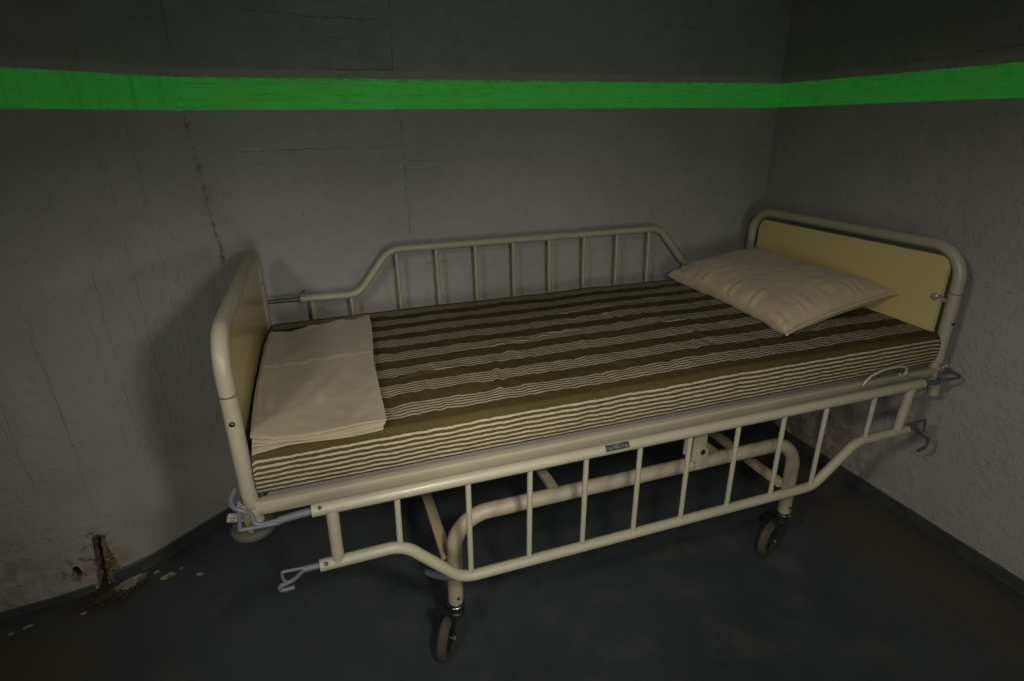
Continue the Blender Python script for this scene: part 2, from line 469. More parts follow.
# left wall: dense strip round the damaged spot
def wall_left():
    xs = []; x = -2.6
    while x < -.151:
        xs.append(x); x += .0045 if -.72 < x < -.53 else .03
    xs.append(-.151)
    zs = []; z = 0.
    while z < ZC:
        zs.append(z); z += .006 if z < .25 else .05
    zs.append(ZC); bm = bmesh.new(); g = []
    for x in xs:
        y = plan_y(x); t = Vector((.02, plan_y(min(x+.01, -.152)) - plan_y(x-.01), 0)).normalized(); n = Vector((-t.y, t.x, 0))
        g.append([bm.verts.new(Vector((x, y, z)) + n*gashf(Vector((x, y, z)))) for z in zs])
    bk = [[bm.verts.new((x, plan_y(x)+.14, 0)), bm.verts.new((x, plan_y(x)+.14, ZC))] for x in xs]
    for i in range(len(xs)-1):
        for k in range(len(zs)-1): bm.faces.new((g[i][k], g[i+1][k], g[i+1][k+1], g[i][k+1]))
        bm.faces.new((bk[i][0], bk[i][1], bk[i+1][1], bk[i+1][0]))
        bm.faces.new((g[i][-1], g[i+1][-1], bk[i+1][1], bk[i][1])); bm.faces.new((g[i][0], bk[i][0], bk[i+1][0], g[i+1][0]))
    for i in (0, len(xs)-1): bm.faces.new(g[i] + [bk[i][1], bk[i][0]])
    return tag(build('wall_left', bm, mleft, None, 30, (0, 0, 0)), kind='structure')
wall_left()

Y = YB
cr_back = [((-.148, Y, ZC), (-.146, Y, 1.43)), ((-.146, Y, 1.43), (-.135, Y, 1.30)), ((-.135, Y, 1.30), (-.118, Y, 1.0)),
           ((.545, Y, ZC), (.531, Y, 1.625)), ((.262, Y, 1.617), (.531, Y, 1.625)), ((.314, Y, 1.775), (.527, Y, 1.774)),
           ((.537, Y, 1.50), (.548, Y, 1.368)), ((-.017, Y, 1.365), (.548, Y, 1.372)), ((.548, Y, 1.368), (.545, Y, 1.05)),
           ((.08, Y, 1.79), (.30, Y, 1.775)), ((1.55, Y, 1.80), (1.80, Y, 1.79)), ((.60, Y, .93), (.68, Y, .935))]
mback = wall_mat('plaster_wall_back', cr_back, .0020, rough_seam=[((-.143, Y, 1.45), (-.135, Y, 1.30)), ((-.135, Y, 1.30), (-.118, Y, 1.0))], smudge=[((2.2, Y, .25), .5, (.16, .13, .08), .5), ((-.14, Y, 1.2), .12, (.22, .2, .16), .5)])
wall('wall_back', [(-.151, YB), (XR, YB)], mback, step=.1)
XX = XR
cr_right = [((XX, -.20, .88), (XX, -.10, .93)), ((XX, -.10, .93), (XX, .02, .93)), ((XX, .55, 1.625), (XX, -.6, 1.66)), ((XX, -.30, .75), (XX, -.18, .70))]
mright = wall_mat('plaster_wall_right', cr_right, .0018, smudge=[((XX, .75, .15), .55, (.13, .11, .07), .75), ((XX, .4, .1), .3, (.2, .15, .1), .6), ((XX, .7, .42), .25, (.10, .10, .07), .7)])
wall('wall_right', [(XR, YB), (XR, -4.2)], mright, step=.1)
wall('wall_front', [(XR, -4.2), (-2.6, -4.2)], M_front := NT('plaster_wall_front').done((.34, .33, .30), .7), step=.3)
wall('wall_side', [(-2.6, -4.2), (-2.6, .56)], M_front, step=.3)
bm = bmesh.new(); box(bm, (-2.75, -4.35, -.12), (2.36, 1.2, 0)); tag(build('floor', bm, floor_mat(), None, 0, (0, 0, 0)), kind='structure')
m = NT('concrete_ceiling'); a = m.noise(5, 6)
bm = bmesh.new(); box(bm, (-2.75, -4.35, ZC), (2.36, 1.2, ZC+.12)); tag(build('ceiling', bm, m.done(m.mix(a, (.2, .2, .19), (.28, .28, .26)), .8), None, 0, (0, 0, ZC)), kind='structure')

def skirting(name, plan, h=.044, t=.007):
    P = [Vector((a, b)) for a, b in plan]; bm = bmesh.new(); R = []
    for i, p in enumerate(P):
        d = (P[min(i+1, len(P)-1)] - P[max(i-1, 0)]).normalized(); n = Vector((d.y, -d.x))
        hh = h * (1 + .05*noise.noise(Vector((p.x*9, p.y*9, 0))))
        prof = [(-.004, 0.0), (t+.004, 0.0), (t+.001, .010), (t, hh-.004), (t-.003, hh), (-.004, hh)]
        R.append([bm.verts.new((p.x+n.x*a, p.y+n.y*a, max(b, 0.0))) for a, b in prof])
    for a, b in zip(R, R[1:]):
        for k in range(6): bm.faces.new((a[k], a[(k+1) % 6], b[(k+1) % 6], b[k]))
    bm.faces.new(R[0]); bm.faces.new(R[-1][::-1])
    return tag(build(name, bm, M['skirt'], None, 30), kind='structure')
i0 = next(i for i, q in enumerate(LEFTP) if q[0] > -.60)
skirting('baseboard_left', LEFTP[i0:-1] + [(-.155, YB-.004)])
i1 = next(i for i, q in enumerate(LEFTP) if q[0] > -.645)
skirting('baseboard_left', LEFTP[:i1], .024, .004)
skirting('baseboard_back', [(-.14, YB), (XR, YB)])
skirting('baseboard_right', [(XR, YB-.008)] + [(XR, YB - .1*k) for k in range(1, 53)])

# ---------------------------------------------------------------- the bed
bed = empty('hospital_bed', (1.025, .45, 0))
tag(bed, 'old cream enamelled hospital bed on castors standing in the corner of the room', 'bed')
L = 2.05; W = .90; TR = .0168

# footboard
b = bmesh.new()
path = fillet([(0, 0, .655), (0, 0, 1.0635), (0, W, 1.0635), (0, W, .655)], .085, 12)
tube(b, path, TR, 24)
fb = build('footboard_frame', b, M['cream'], bed, origin=(0, W/2, .655))
b = bmesh.new(); plate(b, rrect(TR-.003, .69, W-TR+.003, 1.050, (.066, .066, .01, .01)), .012, lambda a, c, d: (-.006+d, a, c), .002)
build('footboard_panel', b, M['panel'], bed)
for y in (0, W):
    sg = -1 if y == 0 else 1
    b = bmesh.new(); lathe(b, [(.0, -.001), (.0055, -.001), (.0055, .003), (.003, .0055), (.0, .006)][1:], (0, y + sg*TR, .887), (0, sg, 0), 14)
    build('bolt', b, M['dark'], fb)
    b = bmesh.new(); lathe(b, [(TR-.001, -.0012), (TR+.0005, -.0009), (TR+.0005, .0009), (TR-.001, .0012)], (0, y, .945), (0, .08*sg, 1), 28, True)
    build('joint_ring', b, M['dark'], fb)
# headboard
b = bmesh.new(); tube(b, fillet([(L, 0, .64), (L, 0, 1.073), (L, W, 1.073), (L, W, .64)], .10, 12), TR+.001, 24)
hb = build('headboard_frame', b, M['cream'], bed, origin=(L, W/2, .64))
b = bmesh.new(); plate(b, rrect(.032, .70, W-.052, 1.042, (.034, .034, .01, .01)), .014, lambda a, c, d: (L-.014+d, a, c), .003)
hp = build('headboard_panel', b, M['panel'], bed)
for y, sg in ((.046, -1), (W-.075, 1)):
    b = bmesh.new()
    lathe(b, [(.009, -.004), (.011, 0), (.011, .005), (.007, .008)], (L-.016, y, .914), (-1, 0, 0), 20)
    build('fixing_disc', b, M['steel'], hp)
    b = bmesh.new(); tube(b, [(L-.020, y-.004*sg, .908), (L-.021, y+.012*sg, .915), (L-.020, y+.020*sg, .922)], .0045, 12)
    box(b, (L-.012, min(y, y+.045*sg), .903), (L-.006, max(y, y+.045*sg), .915), .001)
    build('fixing_clip', b, M['steel'], hp)
for y, sg in ((0, -1), (W, 1)):
    b = bmesh.new(); lathe(b, [(TR, -.0009), (TR+.0015, -.0009), (TR+.0015, .0009), (TR, .0009)], (L, y, .935), (0, .05*sg, 1), 28, True); build('joint_ring', b, M['dark'], hb)
    b = bmesh.new(); lathe(b, [(.005, -.001), (.005, .003), (.0025, .005)], (L, y+sg*(TR+.001), .84), (0, sg, 0), 14); build('bolt', b, M['dark'], hb)

# bed frame: two long side bars, cross bars, deck
for y, sg in ((0, 1), (W, -1)):
    b = bmesh.new(); box(b, (-.028, y-.014 if sg > 0 else y-.012, .658), (L+.02, y+.012 if sg > 0 else y+.014, .690), .004)
    # inner lip of the angle section
    box(b, (.03, y+(.012 if sg > 0 else -.047), .660), (L-.03, y+(.047 if sg > 0 else -.012), .666), .001)
    build('side_frame', b, M['cream'], bed)
for x in (.045, .52, 1.02, 1.52, L-.045):
    b = bmesh.new(); box(b, (x-.015, .014, .6665), (x+.015, W-.014, .688), .003)
    build('frame_crossbar', b, M['cream_brown'], bed)
b = bmesh.new(); box(b, (.035, .006, .6905), (L-.035, W-.006, .7005), .003)
for k in range(14):
    x = .12 + k*.14; box(b, (x, .02, .7), (x+.05, W-.02, .7025), .001)
build('mattress_deck', b, M['deck'], bed)

# corner sockets & bumpers
for x, sx in ((0, -1), (L, 1)):
    for y, sy in ((0, -1), (W, 1)):
        b = bmesh.new(); lathe(b, [(.017, 0), (.0205, .003), (.0205, .037), (.018, .04)], (x, y, .636), (0, 0, 1), 24)
        if sx < 0:
            cyl(b, (x-.018, y, .652), (x-.052, y, .658), .009, 14, .002); cyl(b, (x-.018, y+.012*sy, .668), (x-.045, y+.018*sy, .676), .006, 12, .002)
            cyl(b, (x, y+sy*.02, .648), (x-.004, y+sy*.045, .65), .008, 12, .002)
        else:
            cyl(b, (x+.012, y+sy*.004, .635), (x+.018, y+sy*.006, .585), .016, 18, .003)
            cyl(b, (x+.018, y, .668), (x+.042, y+sy*.01, .690), .007, 12, .002)
        build('corner_socket', b, M['cream'], bed)
        if sx < 0:
            b = bmesh.new(); lathe(b, [(.012, 0), (.040, 0), (.045, .004), (.045, .012), (.040, .016), (.012, .016)], (x-.004, y+sy*.006, .620), (0, 0, 1), 40)
            build('corner_bumper', b, M['bumper'], bed)

# side rails
def side_rail(y, sg, zt, flip, name='side_rail'):
    """sg: outward direction in y; flip +1 hangs down, -1 stands up. returns root mesh"""
    def P(x, dz, dy=0): return (x, y+sg*dy, zt - flip*dz)
    R = .0140
    b = bmesh.new()
    tube(b, [P(.123, 0), P(1.915, 0)], .0148, 20)
    if flip > 0: pp = [P(.121, .148), P(.305, .145), P(.440, .287), P(1.545, .287), P(1.690, .160), P(1.900, .158)]
    else: pp = [P(.121, .133), P(.325, .128), P(.450, .285), P(1.600, .285), P(1.742, .118), P(1.935, .112)]
    tube(b, fillet(pp, [0, .085, .085, .085, .085, 0], 10), R, 20)
    for x, x2 in ((.163, .161), (1.872, 1.856)):
        tube(b, [P(x, 0), P(x2, .15 if flip > 0 else .12)], .0135 if flip > 0 else .0100, 16)
    rail = build(name, b, M['cream'], bed)
    for x, d in ((.302, .145), (.466, .287), (.620, .287), (.770, .287), (.923, .287), (1.074, .287), (1.230, .287), (1.387, .287), (1.540, .285), (1.725, .160)) if flip > 0 else ((.300, .128), (.478, .285), (.628, .285), (.781, .285), (.937, .285), (1.091, .285), (1.246, .285), (1.399, .285), (1.553, .285), (1.742, .118)):
        b = bmesh.new(); tube(b, [P(x, .008), P(x-.003, d-.004)], .0070, 12); build('slat', b, M['cream'], rail)
    # screws near the tube ends
    for x, dz in ((.140, 0), (.135, .148)):
        b = bmesh.new(); lathe(b, [(.0045, -.002), (.0045, .001), (.002, .002)], (x, y+sg*.0112, zt-flip*dz+.0100), (0, sg*.7, .7), 12); build('screw', b, M['dark'], rail)
    # rods and hooks
    def hook(parts, mat):
        b = bmesh.new()
        for pts, r in parts: tube(b, catmull(pts, 6) if len(pts) > 2 else pts, r, 10)
        build('hook', b, mat, rail)
    z = zt
    def Q(x, zz, dy=0.):     # zz measured for the front (hanging) rail; mirrored for the raised one
        return (x, y+sg*dy, zz if flip > 0 else 2*zt - (zz + (zt-.678)))
    if flip < 0:
        for dz in (.133, -.002):
            hook([([P(.135, dz), P(.060, dz), P(.004, dz)], .0080), ([P(.035, dz), P(-.004, dz, .002), P(-.024, dz, -.018), P(-.026, dz, -.050), P(-.010, dz, -.072)], .0055)], M['dark_hook'])
        for dz in (.112, -.002):
            hook([([P(1.91, dz), P(1.99, dz), P(2.02, dz)], .0085), ([P(2.015, dz), P(2.052, dz, .002), P(2.074, dz, -.018), P(2.076, dz, -.050), P(2.060, dz, -.072)], .0055)], M['dark_hook'])
    else:
        hook([([Q(.128, .677), Q(.085, .674), Q(.055, .670)], .0085),
              ([Q(.060, .671), Q(.015, .672), Q(.006, .695, -.005), Q(-.008, .712, 0.), Q(-.024, .718, -.01), Q(-.030, .724, -.03), Q(-.024, .730, -.055)], .0052),
              ([Q(.058, .667, .004), Q(.018, .668, .004), Q(-.019, .668, .002)], .0042), ([Q(-.019, .668, .002), Q(-.016, .690, .0), Q(-.014, .712, 0.)], .0042)], M['grey_hook'])
        hook([([Q(.128, .531), Q(.086, .531)], .0075), ([Q(.090, .535), Q(.043, .537)], .0038), ([Q(.043, .537), Q(.042, .520), Q(.050, .502)], .0038),
              ([Q(.088, .530), Q(.062, .509), Q(.034, .500), Q(.037, .488), Q(.062, .489)], .0050)], M['grey_hook'])
        hook([([Q(1.905, .677), Q(1.985, .672)], .0085), ([Q(1.97, .676), Q(2.075, .670)], .0048), ([Q(2.075, .670), Q(2.088, .674, -.01), Q(2.040, .700, -.03), Q(2.005, .715, -.01)], .0045),
              ([Q(1.975, .668), Q(2.00, .665, -.01), Q(2.02, .69, -.02)], .006)], M['dark_hook'])
        hook([([Q(1.890, .520), Q(1.925, .522), Q(1.945, .521)], .0075), ([Q(1.895, .538), Q(1.976, .538)], .0038), ([Q(1.976, .538), Q(1.985, .492)], .0038),
              ([Q(1.905, .532), Q(1.945, .515), Q(1.978, .483), Q(2.012, .462), Q(2.014, .432), Q(1.982, .422)], .0050)], M['dark_hook'])
    return rail
rail = side_rail(-.062, -1, .678, 1)
tag(rail, 'lowered side rail hanging in front of the bed')
back_rail = side_rail(W+.052, 1, .730, -1)
tag(back_rail, 'raised side rail standing along the wall side')
# nameplate, wrapped on the upper tube
b = bmesh.new(); n = 8; rr = .0156; vs = []
for i in range(2):
    row = []
    for k in range(n+1):
        t = math.radians(8 + 62*k/n); row.append(b.verts.new((.816 + .066*i, -.062 - rr*math.cos(t), .678 + rr*math.sin(t))))
    for k in range(n, -1, -1):
        t = math.radians(8 + 62*k/n); row.append(b.verts.new((.816 + .066*i, -.062 - (rr-.0012)*math.cos(t), .678 + (rr-.0012)*math.sin(t))))
    vs.append(row)
N = len(vs[0])
for k in range(N): b.faces.new((vs[0][k], vs[0][(k+1) % N], vs[1][(k+1) % N], vs[1][k]))
b.faces.new(vs[0][::-1]); b.faces.new(vs[1])
np_ = build('nameplate', b, M['nameplate'], rail, 60, origin=(.849, -.075, .688)); np_['label'] = 'small dark nameplate on the rail'

# mattress retainers (curled wire)
b = bmesh.new()
tube(b, catmull([(1.712, -.025, .689), (1.722, -.027, .706), (1.745, -.029, .722), (1.79, -.030, .733), (1.845, -.030, .732), (1.873, -.030, .722), (1.878, -.030, .708), (1.866, -.030, .699), (1.852, -.030, .702), (1.851, -.030, .709)], 6), .0042, 10)
o = build('mattress_retainer', b, M['cream'], bed)

# undercarriage
YU0, YU1 = .07, W-.07
for y in (YU0, YU1):
    b = bmesh.new()
    tube(b, fillet([(.446, y, .185), (.452, y, .470), (1.600, y, .468), (1.602, y, .185)], [0, .10, .10, 0], 12), .0215, 24)
    build('undercarriage_tube', b, M['cream_carriage'], bed, origin=(.975, y, .185))
def crossbar(x, z, w, h, mat='cream_carriage'):
    b = bmesh.new(); box(b, (x-w/2, YU0+.012, z-h/2), (x+w/2, YU1-.012, z+h/2), .004); build('undercarriage_crossbar', b, M[mat], bed)
crossbar(.432, .335, .032, .012, 'cream_brown')
crossbar(.752, .470, .030, .014)
crossbar(1.582, .295, .026, .026, 'cream_brown')
crossbar(1.30, .470, .026, .014, 'cream_brown')
# hanger brackets from the bed frame down to the carriage tubes
for y, sg in ((YU0, -1), (YU1, 1)):
    for x in (1.205,):
        b = bmesh.new()
        yo = y + sg*.0235
        plate(b, rrect(1.172, .498, 1.218, .6595, .006), .005, lambda a, c, d, yo=yo, sg=sg: (a, yo + sg*d, c), .001)
        cyl(b, (1.158, y+sg*.012, .520), (1.158, y+sg*.012, .590), .008, 14, .002)
        box(b, (1.155, min(yo, yo-sg*.03), .630), (1.222, max(yo, yo-sg*.03), .6595), .002)
        br = build('hanger_bracket', b, M['cream'], bed)
        b = bmesh.new()
        out = [(1.184, .470), (1.222, .470)] + [(1.203 + .019*math.cos(t), .529 + .019*math.sin(t)) for t in [math.pi*k/12 for k in range(13)]]
        plate(b, out, .006, lambda a, c, d, yo=yo, sg=sg: (a, yo + sg*(.0052+d), c), .001)
        tb = build('pivot_tab', b, M['cream'], br)
        b = bmesh.new(); lathe(b, [(.0085, -.0008), (.0085, .0012), (.006, .0016)], (1.203, yo+sg*.0112, .529), (0, sg, 0), 24)
        build('pivot_hole_disc', b, M['dark'], br)  # dark disc stands in for the shaded bolt hole

# castors
def caster(x, y, ang, lat=.026):
    h = Vector((math.sin(ang), math.cos(ang), 0)); n = Vector((math.cos(ang), -math.sin(ang), 0)); r = .064
    c = Vector((x, y, 0)) - h*.018 - n*lat + Vector((0, 0, r))
    b = bmesh.new()
    lathe(b, [(.011, .158), (.019, .158), (.021, .163), (.021, .170), (.011, .172)], (x, y, 0), (0, 0, 1), 28)
    crown = Vector((x, y, .148))
    for s in (-1, 1):
        o = n*(.019*s - lat)
        pts = [(-.013, .150), (.015, .150), (.012, .120), (-.006, .066), (-.018, .052), (-.030, .062), (-.026, .105)]
        A = [b.verts.new(Vector((x, y, 0)) + h*a + Vector((0, 0, z)) + o - n*.0015) for a, z in pts]
        B = [b.verts.new(Vector((x, y, 0)) + h*a + Vector((0, 0, z)) + o + n*.0015) for a, z in pts]
        k = len(pts)
        for i in range(k): b.faces.new((A[i], A[(i+1) % k], B[(i+1) % k], B[i]))
        b.faces.new(A[::-1]); b.faces.new(B)
    q = [Vector((x, y, 0)) + h*a + n*w for a, w in ((.016, .020), (.016, -.020-2*lat*.5-lat*.5), (-.016, -.020-lat*1.5), (-.016, .020))]
    A = [b.verts.new(v + Vector((0, 0, .143))) for v in q]; B = [b.verts.new(v + Vector((0, 0, .149))) for v in q]
    for i in range(4): b.faces.new((A[i], A[(i+1) % 4], B[(i+1) % 4], B[i]))
    b.faces.new(A[::-1]); b.faces.new(B)
    lathe(b, [(.020, .147), (.0235, .149), (.0235, .155), (.018, .159)], (x, y, 0), (0, 0, 1), 24)
    fork = build('caster_fork', b, M['black'], bed, 30, origin=(x, y, .15))
    b = bmesh.new(); lathe(b, [(.018, .176), (.0245, .178), (.0255, .181), (.0230, .183), (.0255, .185), (.0245, .190), (.020, .192)], (x, y, 0), (0, 0, 1), 32)
    build('caster_collar', b, M['chrome'], fork)
    b = bmesh.new()
    prof = [(.040, -.012), (.050, -.0155), (.058, -.0145), (r, -.008), (r, .008), (.058, .0145), (.050, .0155), (.040, .012)]
    lathe(b, prof, c, n, 48, True)
    build('wheel_tyre', b, M['rubber'], fork)
    b = bmesh.new(); lathe(b, [(.008, -.012), (.020, -.011), (.026, -.005), (.041, -.007), (.041, .007), (.026, .005), (.020, .011), (.008, .012)], c, n, 32)
    build('wheel_hub', b, M['black'], fork)
    b = bmesh.new(); cyl(b, c-n*.026, c+n*.026, .0055, 14, .001); lathe(b, [(.011, .0205), (.011, .0235), (.007, .027)], c, n, 6); lathe(b, [(.011, -.0235), (.011, -.0205)], c, n, 6)
    build('axle_nut', b, M['chrome'], fork)
caster(.446, YU0, math.radians(31)); caster(1.602, YU0, math.radians(66))
caster(.446, YU1, math.radians(200)); caster(1.602, YU1, math.radians(150))
# brake pedal beside the front leg
b = bmesh.new()
tube(b, [(.444, .050, .288), (.418, .044, .304), (.384, .040, .330), (.364, .040, .346)], .01, 12, True, [.006, .008, .0105, .007])
build('brake_pedal', b, M['grey_hook'], bed)
b = bmesh.new(); lathe(b, [(.0045, -.001), (.0045, .002), (.002, .0035)], (.449, YU0-.0215, .215), (0, -1, 0), 12); build('bolt', b, M['dark'], bed)
b = bmesh.new(); lathe(b, [(.0045, -.001), (.0045, .002), (.002, .0035)], (1.602, YU0-.0215, .215), (0, -1, 0), 12); build('bolt', b, M['dark'], bed)

# ---------------------------------------------------------------- mattress
def fade(v, a, b): return max(0., min(1., (v-a)/(b-a)))
MX0, MX1, MY0, MY1, MZ, MH = .019, L-.026, -.008, .868, .7035, .098
def wr(x, y):
    v = Vector((x, y, 0)); f = fade(y, .0, .05)*fade(MY1-y, .0, .03)
    h = .0030*noise.noise(Vector((x*5, y*6, .3)))
    h += .0022*noise.noise(Vector((x*18, y*13, 1.7)))
    w = noise.noise(Vector((x*3, y*3, 5.)))*.4
    h += .0016*(1-abs(noise.noise(Vector(((x+w*.1)*26, y*9, 2.2))))*2)*f
    # sharp fold near the middle of the front half
    for (cx, cy, ln, wd, am, sl) in ((.615, .18, .075, .006, .0055, .28), (.63, .17, .07, .007, -.0045, .28), (.60, .10, .03, .006, .004, .3), (.42, .15, .05, .008, .004, .2), (.50, .12, .04, .008, .003, .4), (.93, .30, .04, .012, .004, .2), (1.30, .22, .05, .012, .004, -.2),
                                     (.70, .33, .04, .012, .004, .3), (1.12, .42, .05, .01, .004, .1)):
        dx = x - cx - sl*(y-cy); h += am*math.exp(-(dx/wd)**2 - ((y-cy)/ln)**2)
    # long shallow ridges along the stripes
    for (cx, cy, ln, wd, am) in ((.80, .385, .20, .006, .004), (1.00, .50, .18, .006, .0035), (.42, .245, .10, .006, .005), (1.25, .36, .16, .006, .0035), (1.15, .60, .2, .006, .003)):
        h += am*math.exp(-((y - cy - .02*math.sin((x-cx)*9))/wd)**2 - ((x-cx)/ln)**2)
    h += .0016*noise.noise(Vector((x*42, y*30, 6.6)))
    return h*f

def crownf(x):
    return .006 + .005*math.sin(math.pi*max(0., min(1., (x-MX0)/(MX1-MX0))))

def surf(x, y):
    """height of the mattress top"""
    e = max(0., min(x-MX0, MX1-x)); ec = 1. if e > .012 else math.sqrt(max(0, 1-((.012-e)/.012)**2))
    v = max(0., min(1., (y-MY0)/(MY1-MY0)))
    z = MH + crownf(x) + wr(x, y) + .010*math.sin(math.pi*v) + .0035*noise.noise(Vector((x*4.5, 9.1, 0)))
    return MZ + z*(.92+.08*ec)

def mattress():
    x0, x1, y0, y1, zb = MX0, MX1, MY0, MY1, MZ
    nx = 420; bm = bmesh.new(); rows = []
    ls = bm.verts.layers.float.new('s'); lt = bm.verts.layers.float.new('top')
    rc = .010
    prof = []   # (y, z_rel 0 bottom .. 1 top, s, topness)
    H = .098
    for k in range(7): prof.append((y0 + .02*(1-k/6)*1.0 if k == 0 else y0, 0, 0, 0)) if k == 0 else None
    prof = [(y0+.30, 0., -H-.30, 0), (y0+.02, 0., -H-.02, 0)]
    for k in range(1, 7):
        t = math.radians(90*k/6); prof.append((y0+.014-.014*math.sin(t), (.014-.014*math.cos(t)), -H, 0))
    for k in range(1, 10): prof.append((y0, .014 + (H-.014-rc)*k/9., 0, 0))
    for k in range(1, 9):
        t = math.radians(90*k/8); prof.append((y0+rc-rc*math.cos(t), H-rc+rc*math.sin(t), 0, k/8.))
    ny = 150
    for k in range(1, ny): prof.append((y0+rc+(y1-y0-2*rc)*k/ny, H, 0, 1))
    for k in range(0, 9):
        t = math.radians(90*k/8); prof.append((y1-rc+rc*math.sin(t), H-rc+rc*math.cos(t), 0, 1-k/8.))
    for k in range(1, 10): prof.append((y1, H-rc-(H-.014-rc)*k/9., 0, 0))
    for k in range(1, 7):
        t = math.radians(90*k/6); prof.append((y1-.014+.014*math.cos(t), .014-.014*math.sin(t), 0, 0))
    prof.append((y1-.3, 0, 0, 0))
    # arc length s, zero where the top begins
    s = [0.]
    for a, b_ in zip(prof, prof[1:]): s.append(s[-1] + math.hypot(b_[0]-a[0], b_[1]-a[1]))
    iz = next(i for i, q in enumerate(prof) if q[3] >= .5); s = [v - s[iz] for v in s]
    for i in range(nx+1):
        u = i/nx; x = x0 + (x1-x0)*u
        e = min(u, 1-u)*(x1-x0); ec = 1. if e > .012 else math.sqrt(max(0, 1-((.012-e)/.012)**2))
        crown = crownf(x)
        row = []
        for j, (y, zr, _, tp) in enumerate(prof):
            k = zr/H
            yy = y; zz = zr
            zz = zr*(1 + crown/H*k)
            bul = math.sin(math.pi*min(1, max(0, k)))
            if tp < 1:
                w = .0035*noise.noise(Vector((x*14, zr*20, 4))) + .002*noise.noise(Vector((x*40, zr*12, 8)))
                sgn = -1 if y < .4 else 1
                yy += sgn*(bul*.006 + w*min(1, k*3)*(1-tp))
            zz += tp*wr(x, y) + tp*.010*math.sin(math.pi*min(1, max(0, (y-y0)/(y1-y0))))
            if zr > 0: zz += .0035*noise.noise(Vector((x*4.5, 9.1, 0)))*k
            # round the two ends
            zz = zz*(.92 + .08*ec) if k > .5 else zz
            xx = x
            v = bm.verts.new((xx, yy, zb+zz)); v[ls] = s[j]; v[lt] = tp; row.append(v)
        rows.append(row)
    n = len(prof)
    for a, b_ in zip(rows, rows[1:]):
        for j in range(n-1): bm.faces.new((a[j], b_[j], b_[j+1], a[j+1]))
        bm.faces.new((a[n-1], b_[n-1], b_[0], a[0]))
    # end caps, as strips between front and back halves
    for row, fl in ((rows[0], 0), (rows[-1], 1)):
        i, j = 0, n-1
        while j - i > 1:
            f = [row[i], row[i+1], row[j-1], row[j]] if j-1 != i+1 else [row[i], row[i+1], row[j]]
            bm.faces.new(f if fl else f[::-1]); i += 1; j -= 1
    return bm
mt = build('mattress', mattress(), M['ticking'], None, 60, origin=(1.02, .43, .7035))
tag(mt, 'thin mattress in olive and cream striped ticking lying on the bed', 'mattress')

# ---------------------------------------------------------------- pillow
PA = Vector((1.520, .112, .832)); PB = Vector((1.590, .856, .834)); PC = Vector((2.000, .872, .892)); PD = Vector((2.012, .160, .898))
def quad(u, v): return PA*(1-u)*(1-v) + PB*(1-u)*v + PC*u*v + PD*u*(1-v)
def pillow():
    nu, nv = 100, 140; bm = bmesh.new(); T = []; Bt = []
    nrm = (PB-PA).cross(PD-PA).normalized(); nrm = -nrm if nrm.z < 0 else nrm
    def P(u, v, side):
        pu = .040*math.sin(math.pi*v)**.6; pv = .035*math.sin(math.pi*u)**.6
        base = quad(pu + (1-2*pu)*u, pv + (1-2*pv)*v)
        eu = min(u, 1-u)*2; ev = min(v, 1-v)*2
        pr = (1-(1-eu)**3.4)**.46 * (1-(1-ev)**4.4)**.46
        if side > 0:
            fr = math.exp(-min(u, 1-u)*11); fs = math.exp(-min(v, 1-v)*15)
            h = .070*pr
            ph = 3*noise.noise(Vector((v*7, 0, 0))); ph2 = 3*noise.noise(Vector((u*7, 4, 0)))
            pk = fr*math.sin(v*62 + ph*2)*(.5+.5*noise.noise(Vector((v*11, 2, 2)))) + fs*math.sin(u*44 + ph2*2)*(.5+.5*noise.noise(Vector((u*11, 6, 2))))
            h += .0125*pk*min(1, min(eu, ev)*8)
            h += .011*noise.noise(Vector((u*3.2, v*4, .5)))*pr + .0038*noise.noise(Vector((u*13, v*20, .5)))*pr
        else:
            h = -.062*pr
        p = base + nrm*h
        if side > 0: p.x -= .022*pr*math.exp(-u*7)*1.0
        m = surf(p.x, p.y) + (.0035 if side < 0 else .0045)
        if p.y < MY1: p.z = max(p.z, m)
        return p
    for i in range(nu+1):
        T.append([]); Bt.append([])
        for j in range(nv+1):
            u, v = i/nu, j/nv
            u = u - .16*math.sin(2*math.pi*u)/(2*math.pi)*2; v = v - .16*math.sin(2*math.pi*v)/(2*math.pi)*2
            t = bm.verts.new(P(u, v, 1)); T[-1].append(t)
            Bt[-1].append(t if i in (0, nu) or j in (0, nv) else bm.verts.new(P(u, v, -1)))
    for i in range(nu):
        for j in range(nv):
            bm.faces.new((T[i][j], T[i+1][j], T[i+1][j+1], T[i][j+1]))
            bm.faces.new((Bt[i][j+1], Bt[i+1][j+1], Bt[i+1][j], Bt[i][j]))
    return bm
pw = build('pillow', pillow(), M['pillow'], None, 70)
tag(pw, 'plump beige pillow leaning against the cream headboard', 'pillow')
b = bmesh.new()
def pillow_hem():
    out = []
    for k in range(71):
        u = k/70; pv = .035*math.sin(math.pi*u)**.6; pu = 0
        q = quad(u, pv) + Vector((0, -.005, .0015*math.sin(u*75)))
        q.z = max(q.z, surf(q.x, q.y)+.006); out.append(q)
    return out
tube(b, pillow_hem(), .0048, 8); build('pillow_hem', b, M['pillow'], pw)

